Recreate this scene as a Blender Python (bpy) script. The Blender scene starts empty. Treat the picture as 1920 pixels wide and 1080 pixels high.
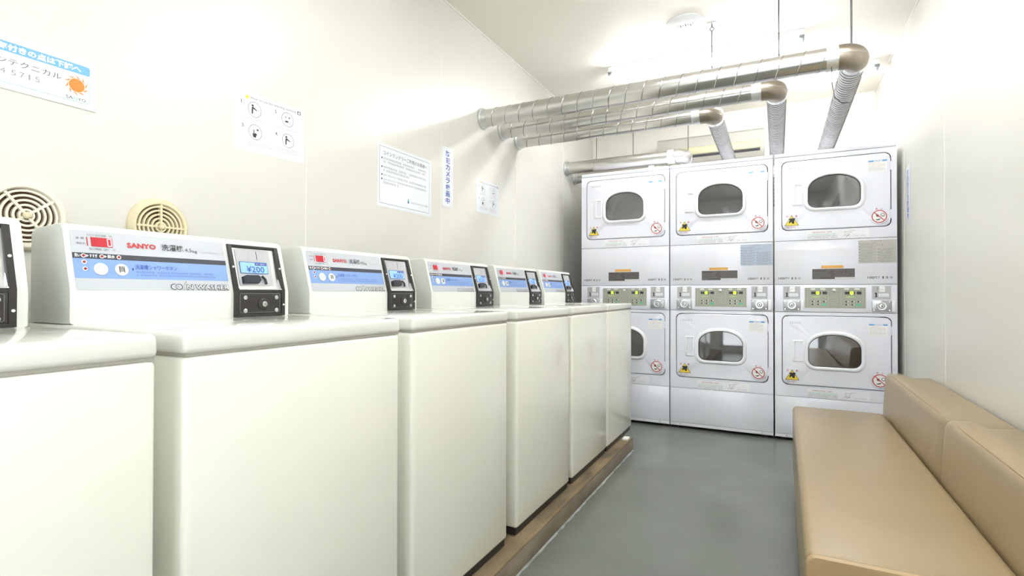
import bpy, bmesh, math, random
from mathutils import Vector, Matrix
random.seed(7)
S = bpy.context.scene
COL = S.collection
PI = math.pi

# ------------------------------------------------------------------ camera
cd = bpy.data.cameras.new('camera'); cam = bpy.data.objects.new('camera', cd); COL.objects.link(cam)
cd.sensor_fit = 'HORIZONTAL'; cd.sensor_width = 36.0; cd.lens = 36.0 * 981.549 / 1920.0
cd.clip_start = 0.02; cd.clip_end = 100
cam.location = (0, 0, 1.0096)
_y, _p, _r = math.radians(26.9263), math.radians(0.5083), math.radians(0.0951)
cam.matrix_world = (Matrix.Translation((0, 0, 1.0096)) @ Matrix.Rotation(_y, 4, 'Z') @
                    Matrix.Rotation(PI / 2 + _p, 4, 'X') @ Matrix.Rotation(_r, 4, 'Z'))
S.camera = cam
# ------------------------------------------------------------------ world / exposure
SKY_STRENGTH = 1.35
TUBE_STRENGTH = 17.0
S.view_settings.view_transform = 'Standard'; S.view_settings.look = 'None'
S.view_settings.gamma = 1.0; S.view_settings.use_curve_mapping = False
S.view_settings.exposure = 1.46
w = bpy.data.worlds.new('daylight'); S.world = w; w.use_nodes = True
w.node_tree.nodes['Background'].inputs['Color'].default_value = (0.93, 0.97, 1.0, 1)
w.node_tree.nodes['Background'].inputs['Strength'].default_value = SKY_STRENGTH

# ------------------------------------------------------------------ dimensions (metres)
WL, WR, WF, WB, CEIL = -1.65, 0.702, 5.05, -1.7, 2.634
XF = -0.887            # front face of the washers
PL = 0.080             # top of plinth
DY = 4.054             # front plane of the dryers

# ------------------------------------------------------------------ materials
MATS = {}
def mat(name, col, rough=0.5, metal=0.0, coat=0.0, spec=0.5, emit=None, es=0.0, bump=None, noise=None, aniso=0.0):
    if name in MATS: return MATS[name]
    m = bpy.data.materials.new(name); m.use_nodes = True; nt = m.node_tree
    b = nt.nodes['Principled BSDF']
    b.inputs['Base Color'].default_value = (*col, 1)
    b.inputs['Roughness'].default_value = rough; b.inputs['Metallic'].default_value = metal
    b.inputs['Coat Weight'].default_value = coat; b.inputs['Coat Roughness'].default_value = 0.08
    b.inputs['Specular IOR Level'].default_value = spec
    if emit: b.inputs['Emission Color'].default_value = (*emit, 1); b.inputs['Emission Strength'].default_value = es
    if noise or bump:
        tc = nt.nodes.new('ShaderNodeTexCoord')
    if noise:   # (scale, second colour, detail, stretch)
        mp = nt.nodes.new('ShaderNodeMapping'); mp.inputs['Scale'].default_value = noise[3] if len(noise) > 3 else (1, 1, 1)
        n = nt.nodes.new('ShaderNodeTexNoise'); n.inputs['Scale'].default_value = noise[0]; n.inputs['Detail'].default_value = noise[2]
        r = nt.nodes.new('ShaderNodeValToRGB'); r.color_ramp.elements[0].color = (*col, 1); r.color_ramp.elements[1].color = (*noise[1], 1)
        r.color_ramp.elements[0].position = 0.35; r.color_ramp.elements[1].position = 0.68
        nt.links.new(tc.outputs['Object'], mp.inputs['Vector']); nt.links.new(mp.outputs[0], n.inputs['Vector'])
        nt.links.new(n.outputs['Fac'], r.inputs[0]); nt.links.new(r.outputs[0], b.inputs['Base Color'])
    if bump:    # (scale, strength)
        n2 = nt.nodes.new('ShaderNodeTexNoise'); n2.inputs['Scale'].default_value = bump[0]; n2.inputs['Detail'].default_value = 3
        bp = nt.nodes.new('ShaderNodeBump'); bp.inputs['Strength'].default_value = bump[1]; bp.inputs['Distance'].default_value = 0.002
        nt.links.new(tc.outputs['Object'], n2.inputs['Vector']); nt.links.new(n2.outputs['Fac'], bp.inputs['Height'])
        nt.links.new(bp.outputs[0], b.inputs['Normal'])
    MATS[name] = m; return m

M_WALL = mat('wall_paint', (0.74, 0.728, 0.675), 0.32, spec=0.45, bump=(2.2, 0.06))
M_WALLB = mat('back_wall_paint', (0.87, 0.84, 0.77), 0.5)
M_CEIL = mat('ceiling_paint', (0.88, 0.845, 0.765), 0.55, bump=(3, 0.05))
M_FLOOR = mat('floor_epoxy', (0.150, 0.163, 0.143), 0.22, noise=(2.4, (0.175, 0.190, 0.166), 4), bump=(9, 0.10), spec=0.55)
M_JOINT = mat('joint_white', (0.88, 0.86, 0.80), 0.4)
M_WASH = mat('washer_enamel', (0.90, 0.90, 0.80), 0.16, coat=0.3)
M_LID = mat('washer_lid_plastic', (0.83, 0.83, 0.765), 0.10, coat=0.2)
M_CONS = mat('washer_console_plastic', (0.76, 0.785, 0.735), 0.35)
M_DRY = mat('dryer_enamel', (0.85, 0.865, 0.95), 0.17, coat=0.3)
M_DRYP = mat('dryer_plastic', (0.90, 0.91, 0.95), 0.28)
M_DARK = mat('dark_gap', (0.03, 0.03, 0.035), 0.7)
M_BLACK = mat('black_plastic', (0.030, 0.026, 0.024), 0.35)
M_CUP = mat('black_cup', (0.02, 0.024, 0.035), 0.3)
M_STEEL = mat('brushed_steel', (0.66, 0.67, 0.68), 0.32, metal=1.0)
M_CHROME = mat('bright_metal', (0.82, 0.82, 0.82), 0.16, metal=1.0)
M_PLATE = mat('coin_plate_metal', (0.50, 0.52, 0.55), 0.38, metal=0.85)
M_COINGREY = mat('coin_plate_grey', (0.50, 0.505, 0.525), 0.4)
M_DUCT = mat('galvanised_duct', (0.66, 0.65, 0.63), 0.24, metal=1.0, noise=(5, (0.61, 0.60, 0.575), 2, (1, 1, 1)))
M_ELBOW = mat('elbow_galvanised', (0.38, 0.335, 0.28), 0.33, metal=1.0)
M_FLEX = mat('flexible_aluminium', (0.90, 0.90, 0.92), 0.34, metal=0.6)
M_WIRE = mat('hose_wire', (0.22, 0.215, 0.21), 0.45, metal=0.6)
M_SEAMD = mat('duct_seam_shadow', (0.10, 0.095, 0.09), 0.6)
M_SEAM = mat('duct_seam', (0.45, 0.44, 0.42), 0.35, metal=1.0)
M_TAPE = mat('foil_tape', (0.86, 0.86, 0.87), 0.28, metal=0.8, bump=(60, 0.9))
M_ROD = mat('threaded_rod', (0.075, 0.07, 0.068), 0.5, metal=0.3)
M_VENT = mat('vent_yellowed_plastic', (0.84, 0.74, 0.50), 0.4)
M_VENTW = mat('vent_white_plastic', (0.88, 0.83, 0.70), 0.4)
M_VENTIN = mat('vent_dark_inside', (0.11, 0.055, 0.02), 0.7)
M_VINYL = mat('tan_vinyl', (0.335, 0.25, 0.137), 0.30, noise=(3.5, (0.31, 0.232, 0.127), 3), bump=(140, 0.12), spec=0.5)
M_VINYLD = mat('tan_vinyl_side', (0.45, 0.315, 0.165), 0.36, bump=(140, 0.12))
M_SEAMV = mat('vinyl_seam', (0.42, 0.28, 0.15), 0.5)
M_CONC = mat('plinth_concrete', (0.20, 0.155, 0.105), 0.8, noise=(9, (0.33, 0.27, 0.20), 6, (1, .5, 1)), bump=(40, 0.4))
M_PTOP = mat('plinth_stained_top', (0.115, 0.085, 0.050), 0.75, noise=(11, (0.28, 0.205, 0.115), 6, (1, .35, 1)), bump=(40, 0.4))
M_ORANGE = mat('orange_edge', (0.52, 0.22, 0.03), 0.6, noise=(30, (0.33, 0.18, 0.06), 2))
M_CAULK = mat('white_caulk', (0.36, 0.38, 0.37), 0.7, noise=(9, (0.17, 0.19, 0.17), 3))
M_AC = mat('aircon_cream', (0.52, 0.50, 0.31), 0.4)
M_ACG = mat('aircon_grey_cream', (0.42, 0.41, 0.35), 0.45)
M_PAPER = mat('paper_white', (0.90, 0.90, 0.90), 0.35)
M_PAPERB = mat('paper_cool_white', (0.85, 0.88, 0.93), 0.22)
M_ACRYL = mat('white_acrylic', (0.90, 0.89, 0.86), 0.25)
I_BLACK = mat('ink_black', (0.03, 0.03, 0.035), 0.5)
I_GREY = mat('ink_grey', (0.12, 0.125, 0.14), 0.5)
I_LGREY = mat('ink_light_grey', (0.33, 0.34, 0.36), 0.5)
I_RED = mat('ink_red', (0.56, 0.02, 0.025), 0.45)
I_PINK = mat('ink_pale_red', (0.70, 0.25, 0.25), 0.45)
I_BLUE = mat('ink_blue', (0.04, 0.09, 0.45), 0.45)
I_MBLUE = mat('ink_mid_blue', (0.16, 0.40, 0.78), 0.45)
I_SKY = mat('ink_sky_blue', (0.18, 0.47, 0.75), 0.4)
I_WHITE = mat('ink_white', (0.92, 0.92, 0.92), 0.45)
I_ORANGE = mat('ink_orange', (0.85, 0.25, 0.035), 0.45)
I_YEL = mat('ink_yellow', (0.88, 0.66, 0.05), 0.45)
I_TEAL = mat('ink_teal', (0.15, 0.55, 0.45), 0.45)
I_NAVY = mat('ink_navy', (0.03, 0.08, 0.30), 0.45)
L_GREY = mat('label_grey', (0.52, 0.55, 0.59), 0.35)
L_DARK = mat('label_dark_band', (0.035, 0.038, 0.055), 0.35)
L_BLUE = mat('label_blue_band', (0.22, 0.36, 0.68), 0.35)
D_RED = mat('display_red', (0.42, 0.008, 0.02), 0.3, emit=(0.9, 0.01, 0.03), es=0.06)
D_SEG = mat('display_segment', (0.9, 0.4, 0.45), 0.3, emit=(1.0, 0.45, 0.5), es=1.6)
D_LCD = mat('lcd_blue', (0.20, 0.38, 0.85), 0.3, emit=(0.25, 0.45, 1.0), es=0.25)
D_LED = mat('led_red', (0.32, 0.02, 0.03), 0.3)
D_OLIVE = mat('panel_sage', (0.37, 0.39, 0.32), 0.4)
D_OLIVEL = mat('panel_sage_light', (0.55, 0.57, 0.50), 0.4)
D_GREEN = mat('display_green', (0.35, 0.45, 0.02), 0.4, emit=(0.6, 0.9, 0.05), es=0.6)
D_KEY = mat('start_key_green', (0.12, 0.55, 0.32), 0.4)
N_GREY = mat('notice_grey', (0.56, 0.55, 0.53), 0.35)
N_BLUE = mat('notice_blue_grey', (0.50, 0.58, 0.72), 0.35)
M_DRUM = mat('drum_steel', (0.88, 0.87, 0.86), 0.36, metal=0.35)
M_DRUMB = mat('drum_back_steel', (0.80, 0.79, 0.78), 0.38, metal=0.3)
M_TUBE = mat('lit_tube', (1, 1, 1), 0.4, emit=(0.97, 0.985, 1.0), es=TUBE_STRENGTH)
M_FIX = mat('batten_white', (0.85, 0.86, 0.87), 0.35)
M_FIXG = mat('batten_end_grey', (0.16, 0.18, 0.195), 0.35)
M_FRAME = mat('window_aluminium', (0.55, 0.56, 0.58), 0.35, metal=0.9)

def glass(name, tint, glossy_rough=0.02, ior=1.45):
    m = bpy.data.materials.new(name); m.use_nodes = True; nt = m.node_tree; nt.nodes.clear()
    o = nt.nodes.new('ShaderNodeOutputMaterial'); mx = nt.nodes.new('ShaderNodeMixShader')
    t = nt.nodes.new('ShaderNodeBsdfTransparent'); t.inputs['Color'].default_value = (*tint, 1)
    g = nt.nodes.new('ShaderNodeBsdfGlossy'); g.inputs['Roughness'].default_value = glossy_rough
    f = nt.nodes.new('ShaderNodeFresnel'); f.inputs['IOR'].default_value = ior
    nt.links.new(f.outputs[0], mx.inputs[0]); nt.links.new(t.outputs[0], mx.inputs[1]); nt.links.new(g.outputs[0], mx.inputs[2])
    nt.links.new(mx.outputs[0], o.inputs[0]); return m
M_DGLASS = glass('dryer_glass', (0.90, 0.90, 0.92), 0.03, 2.4)
M_WGLASS = glass('window_glass', (0.98, 0.99, 0.98))

# ------------------------------------------------------------------ mesh builder
class MB:
    def __init__(s): s.v = []; s.f = []; s.fm = []; s.mats = []
    def mi(s, m):
        if m not in s.mats: s.mats.append(m)
        return s.mats.index(m)
    def add(s, vs, fs, m):
        k = len(s.v); s.v.extend([tuple(p) for p in vs]); i = s.mi(m)
        for f in fs: s.f.append([k + q for q in f]); s.fm.append(i)
    def box(s, x0, x1, y0, y1, z0, z1, m, bev=0.0, seg=2):
        if bev <= 0:
            vs = [(x, y, z) for x in (x0, x1) for y in (y0, y1) for z in (z0, z1)]
            s.add(vs, [(0, 1, 3, 2), (4, 6, 7, 5), (0, 4, 5, 1), (2, 3, 7, 6), (0, 2, 6, 4), (1, 5, 7, 3)], m); return s
        b = bmesh.new(); bmesh.ops.create_cube(b, size=1)
        for v in b.verts:
            v.co = Vector(((x0 + x1) / 2 + v.co.x * (x1 - x0), (y0 + y1) / 2 + v.co.y * (y1 - y0), (z0 + z1) / 2 + v.co.z * (z1 - z0)))
        bmesh.ops.bevel(b, geom=b.edges[:], offset=bev, segments=seg, profile=0.5, affect='EDGES')
        b.verts.index_update(); s.add([v.co[:] for v in b.verts], [[v.index for v in f.verts] for f in b.faces], m); b.free(); return s
    def loft(s, rings, m, closed=False, cap0=False, cap1=False):
        n = len(rings[0]); vs = [p for r in rings for p in r]; fs = []
        R = len(rings)
        for i in range(R if closed else R - 1):
            a = i * n; b = ((i + 1) % R) * n
            for j in range(n):
                k = (j + 1) % n; fs.append((a + j, a + k, b + k, b + j))
        if cap0: fs.append(tuple(range(n))[::-1])
        if cap1: fs.append(tuple((R - 1) * n + j for j in range(n)))
        s.add(vs, fs, m); return s
    def tube(s, path, r, m, n=16, caps=True, rf=None):
        path = [Vector(p) for p in path]; rings = []; up = None
        for i, p in enumerate(path):
            t = (path[min(i + 1, len(path) - 1)] - path[max(i - 1, 0)]).normalized()
            if up is None:
                up = Vector((0, 0, 1)) if abs(t.z) < 0.9 else Vector((1, 0, 0))
            a = (up - t * up.dot(t)).normalized(); up = a; b = t.cross(a)
            rr = rf(i) if rf else r
            rings.append([p + (a * math.cos(q) + b * math.sin(q)) * rr for q in [2 * PI * k / n for k in range(n)]])
        return s.loft(rings, m, cap0=caps, cap1=caps)
    def disc_axis(s, c, axis, prof, m, n=32):
        # prof: list of (distance along axis, radius): lathe around axis through c
        ax = Vector(axis).normalized(); a = Vector((0, 0, 1)) if abs(ax.z) < .9 else Vector((1, 0, 0))
        a = (a - ax * a.dot(ax)).normalized(); b = ax.cross(a); c = Vector(c)
        rings = [[c + ax * h + (a * math.cos(q) + b * math.sin(q)) * max(r, 1e-5) for q in [2 * PI * k / n for k in range(n)]] for h, r in prof]
        return s.loft(rings, m, cap0=True, cap1=True)
    def build(s, name, parent=None, loc=None, smooth=35):
        me = bpy.data.meshes.new(name); me.from_pydata(s.v, [], s.f)
        for m in s.mats: me.materials.append(m)
        me.polygons.foreach_set('material_index', s.fm)
        b = bmesh.new(); b.from_mesh(me); 
        if not getattr(s, 'flat', False): bmesh.ops.recalc_face_normals(b, faces=b.faces[:])
        b.to_mesh(me); b.free()
        if smooth:
            me.polygons.foreach_set('use_smooth', [True] * len(me.polygons)); me.set_sharp_from_angle(angle=math.radians(smooth))
        me.update()
        o = bpy.data.objects.new(name, me); COL.objects.link(o)
        if parent: o.parent = parent
        if loc: o.location = loc
        return o

TXT = {}
def text_geo(body, off=0.0, shear=0.0):
    k = (body, off, shear)
    if k in TXT: return TXT[k]
    c = bpy.data.curves.new('t', 'FONT'); c.body = body; c.size = 1; c.resolution_u = 2; c.offset = off; c.shear = shear; c.fill_mode = 'FRONT'
    o = bpy.data.objects.new('t', c); COL.objects.link(o)
    dg = bpy.context.evaluated_depsgraph_get(); dg.update()
    me = bpy.data.meshes.new_from_object(o.evaluated_get(dg))
    vs = [v.co[:2] for v in me.vertices]; fs = [tuple(p.vertices) for p in me.polygons]
    bpy.data.objects.remove(o); bpy.data.curves.remove(c); bpy.data.meshes.remove(me)
    xs = [v[0] for v in vs] or [0]; ys = [v[1] for v in vs] or [0]
    TXT[k] = (vs, fs, min(xs), max(xs), min(ys), max(ys)); return TXT[k]

class Dec(MB):
    """flat printed matter drawn in (u, v) with w = height above the sheet"""
    def __init__(s, o, u, v, lift=0.0):
        super().__init__(); s.o = Vector(o); s.U = Vector(u).normalized(); s.V = Vector(v).normalized(); s.N = s.U.cross(s.V); s.lift = lift
    def P(s, u, v, w): return s.o + s.U * u + s.V * v + s.N * (w + s.lift)
    def poly(s, pts, m, w=.0006): s.add([s.P(a, b, w) for a, b in pts], [tuple(range(len(pts)))], m); return s
    def plate(s, u0, v0, u1, v1, m, t=.0004, r=0.0):
        pts = rrect(u0, v0, u1, v1, r) if r else [(u0, v0), (u1, v0), (u1, v1), (u0, v1)]
        s.loft([[s.P(a, b, 0) for a, b in pts], [s.P(a, b, t) for a, b in pts]], m, cap0=True, cap1=True); return s
    def rect(s, u0, v0, u1, v1, m, w=.0006, r=0.0):
        return s.poly(rrect(u0, v0, u1, v1, r) if r else [(u0, v0), (u1, v0), (u1, v1), (u0, v1)], m, w)
    def frame(s, u0, v0, u1, v1, t, m, w=.0006, r=0.0):
        if r:
            s.loft([[s.P(a, b, w) for a, b in rrect(u0, v0, u1, v1, r)], [s.P(a, b, w) for a, b in rrect(u0 + t, v0 + t, u1 - t, v1 - t, max(r - t, 1e-4))]], m); return s
        s.rect(u0, v0, u1, v0 + t, m, w); s.rect(u0, v1 - t, u1, v1, m, w); s.rect(u0, v0 + t, u0 + t, v1 - t, m, w); s.rect(u1 - t, v0 + t, u1, v1 - t, m, w); return s
    def disc(s, u, v, r, m, w=.0006, n=24): return s.poly([(u + r * math.cos(2 * PI * k / n), v + r * math.sin(2 * PI * k / n)) for k in range(n)], m, w)
    def ring(s, u, v, r, t, m, w=.0006, n=32):
        c = [(math.cos(2 * PI * k / n), math.sin(2 * PI * k / n)) for k in range(n)]
        return s.loft([[s.P(u + r * a, v + r * b, w) for a, b in c], [s.P(u + (r - t) * a, v + (r - t) * b, w) for a, b in c]], m)
    def line(s, a, b, t, m, w=.0006):
        d = Vector((b[0] - a[0], b[1] - a[1])); d.normalize(); n = Vector((-d.y, d.x)) * t / 2
        return s.poly([(a[0] - n.x, a[1] - n.y), (b[0] - n.x, b[1] - n.y), (b[0] + n.x, b[1] + n.y), (a[0] + n.x, a[1] + n.y)], m, w)
    def text(s, body, u0, v0, u1, v1, m, w=.0008, off=0.0, shear=0.0):
        """text fitted to the box"""
        vs, fs, xa, xb, ya, yb = text_geo(body, off, shear)
        su = (u1 - u0) / max(xb - xa, 1e-6); sv = (v1 - v0) / max(yb - ya, 1e-6)
        s.add([s.P(u0 + (x - xa) * su, v0 + (y - ya) * sv, w) for x, y in vs], fs, m); return s
    def micro(s, u0, v, u1, h, m, w=.0006, gap=0.25, seed=None):
        """a row of marks: print too small to read"""
        rnd = random.Random(seed if seed is not None else int(u0 * 1e5 + v * 1e6)); u = u0; cw = h * 0.95
        while u + cw <= u1:
            if rnd.random() > 0.06:
                k = rnd.random(); t = h * .13
                s.rect(u, v + h * (.75 + .1 * k), u + cw * .85, v + h * (.75 + .1 * k) + t, m, w)
                s.rect(u + cw * .1, v + h * .38 * k, u + cw * .8, v + h * .38 * k + t, m, w)
                s.rect(u + cw * (.2 + .4 * k), v, u + cw * (.2 + .4 * k) + t, v + h * .9, m, w)
            u += cw * (1 + gap * .5)
        return s

def rrect(u0, v0, u1, v1, r, n=5):
    pts = []
    for cx, cy, a in ((u1 - r, v0 + r, -90), (u1 - r, v1 - r, 0), (u0 + r, v1 - r, 90), (u0 + r, v0 + r, 180)):
        for k in range(n + 1):
            q = math.radians(a + 90 * k / n); pts.append((cx + r * math.cos(q), cy + r * math.sin(q)))
    return pts

def radial(poly, c, th):
    """sample a star-shaped outline at the given angles"""
    out = []; n = len(poly)
    for t in th:
        dx, dy = math.cos(t), math.sin(t); best = None
        for i in range(n):
            ax, ay = poly[i][0] - c[0], poly[i][1] - c[1]; bx, by = poly[(i + 1) % n][0] - c[0], poly[(i + 1) % n][1] - c[1]
            ex, ey = bx - ax, by - ay; den = dx * ey - dy * ex
            if abs(den) < 1e-12: continue
            r = (ax * ey - ay * ex) / den; q = (ax * dy - ay * dx) / den
            if r > 0 and -1e-7 <= q <= 1 + 1e-7: best = r if best is None else min(best, r)
        out.append((c[0] + dx * best, c[1] + dy * best))
    return out

def tag(o, label, cat, group=None, kind=None):
    if label: o['label'] = label
    if cat: o['category'] = cat
    if group: o['group'] = group
    if kind: o['kind'] = kind
    return o
def empty(name, loc, label, cat, group=None):
    o = bpy.data.objects.new(name, None); o.empty_display_size = 0.05; COL.objects.link(o); o.location = loc
    return tag(o, label, cat, group)
def structure(o): o['kind'] = 'structure'; return o
def copy_tree(o, parent=None):
    c = o.copy(); COL.objects.link(c)
    if parent: c.parent = parent
    for ch in [x for x in KIDS.get(o.name, [])]: copy_tree(ch, c)
    return c
KIDS = {}
def index_kids():
    KIDS.clear()
    for o in bpy.data.objects:
        if o.parent: KIDS.setdefault(o.parent.name, []).append(o)

# ================================================================== the room
T = 0.12
structure(MB().box(WL - T, WR + T, WB - T, WF + T, -0.1, 0, M_FLOOR).build('floor', smooth=0))
structure(MB().box(WL - T, WR + T, WB - T, WF + T, CEIL, CEIL + 0.1, M_CEIL).build('ceiling', smooth=0))
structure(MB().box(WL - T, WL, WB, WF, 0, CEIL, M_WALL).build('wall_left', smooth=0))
# right wall with an unseen side window, added to daylight the washer fronts
sy0, sy1, sz0, sz1 = -1.35, 0.35, 0.70, 2.30
b = MB().box(WR, WR + T, sy1, WF, 0, CEIL, M_WALL).box(WR, WR + T, WB, sy0, 0, CEIL, M_WALL)
b.box(WR, WR + T, sy0, sy1, 0, sz0, M_WALL).box(WR, WR + T, sy0, sy1, sz1, CEIL, M_WALL)
structure(b.build('wall_right', smooth=0))
b = MB()
for y in (sy0, (sy0 + sy1) / 2 - .02, sy1 - .04): b.box(WR + .04, WR + .08, y, y + .04, sz0, sz1, M_FRAME)
b.box(WR + .04, WR + .08, sy0, sy1, sz0, sz0 + .04, M_FRAME).box(WR + .04, WR + .08, sy0, sy1, sz1 - .04, sz1, M_FRAME)
wf2 = structure(b.build('added_window_2', smooth=0))
MB().box(WR + .057, WR + .063, sy0 + .04, sy1 - .04, sz0 + .04, sz1 - .04, M_WGLASS).build('pane', wf2, smooth=0)
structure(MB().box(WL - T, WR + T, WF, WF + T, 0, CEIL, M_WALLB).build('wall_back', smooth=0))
# unseen, behind the camera: assumed glazed shop front, sized to supply daylight
wx0, wx1, wz0, wz1 = WL + 0.75, WR - 0.08, 0.06, 2.45
b = MB().box(WL - T, wx0, WB - T, WB, 0, CEIL, M_WALLB).box(wx1, WR + T, WB - T, WB, 0, CEIL, M_WALLB)
b.box(wx0, wx1, WB - T, WB, 0, wz0, M_WALLB).box(wx0, wx1, WB - T, WB, wz1, CEIL, M_WALLB)
structure(b.build('wall_front', smooth=0))
b = MB()
for x in (wx0, (wx0 + wx1) / 2 - .02, wx1 - .04): b.box(x, x + .04, WB - .08, WB - .04, wz0, wz1, M_FRAME)
b.box(wx0, wx1, WB - .08, WB - .04, wz0, wz0 + .04, M_FRAME).box(wx0, wx1, WB - .08, WB - .04, wz1 - .04, wz1, M_FRAME)
wf = structure(b.build('window_1', smooth=0))
MB().box(wx0 + .04, wx1 - .04, WB - .063, WB - .057, wz0 + .04, wz1 - .04, M_WGLASS).build('pane', wf, smooth=0)
# wall panel joints and ceiling bead
n = 1
for yy in (-0.39, 0.54, 1.461, 2.383, 3.30, 4.22):
    structure(MB().box(WL, WL + .0012, yy - .0022, yy + .0022, 0, CEIL, M_JOINT).build('trim_%d' % n, smooth=0)); n += 1
for yy in (2.20, 3.12, 4.0):
    structure(MB().box(WR - .0012, WR, yy - .0022, yy + .0022, 0, CEIL, M_JOINT).build('trim_%d' % n, smooth=0)); n += 1
structure(MB().box(WL, WL + .008, WB, WF, CEIL - .008, CEIL, M_JOINT).build('trim_%d' % n, smooth=0)); n += 1
structure(MB().box(WR - .008, WR, WB, WF, CEIL - .008, CEIL, M_JOINT).build('trim_%d' % n, smooth=0)); n += 1

# ================================================================== plinth under the washers
pe = empty('washer_plinth', (XF, 1.5, 0), 'low stained concrete plinth with worn orange edge under the washer row', 'plinth')
px0, px1, py0, py1 = WL + .06 - XF, -0.833 - XF, -2.6, 1.862
MB().box(px0, px1, py0, py1, 0, PL - .004, M_CONC, .003).build('plinth_base', pe)
MB().box(px0, px1, py0, py1, PL - .004, PL, M_PTOP).build('plinth_top', pe, smooth=0)
rr = random.Random(3); path = []
for k in range(60):
    y = py0 + .02 + (py1 - py0 - .05) * k / 59; path.append((px1 - .009 + rr.uniform(-.002, .002), y, PL - .0020))
MB().tube(path, .0022, M_ORANGE, 6).build('edge_strip', pe)['label'] = 'thin orange line along the plinth edge'
tag(MB().box(-.018, .018, -.03, .03, 0, .012, M_PAPER, .003).build('packing_block', loc=(-.862, 3.30, PL)), 'small white packing block on the far end of the concrete plinth', 'block')
b = MB(); rr = random.Random(5); N = 90; top = []; bot = []
for k in range(N):
    y = -.2 + 3.55 * k / (N - 1); wdt = .005 + rr.uniform(0, .006)
    top.append(y); bot.append(wdt)
vs = []; fs = []
for k in range(N):
    vs += [(-.833, top[k], .0004), (-.833, top[k], .004), (-.833 + bot[k], top[k], .0004)]
    if k: a = 3 * k - 3; c = 3 * k; fs += [(a + 1, c + 1, c + 2, a + 2)]
b.add(vs, fs, M_CAULK); structure(b.build('trim_%d' % n, smooth=0)); n += 1

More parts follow.
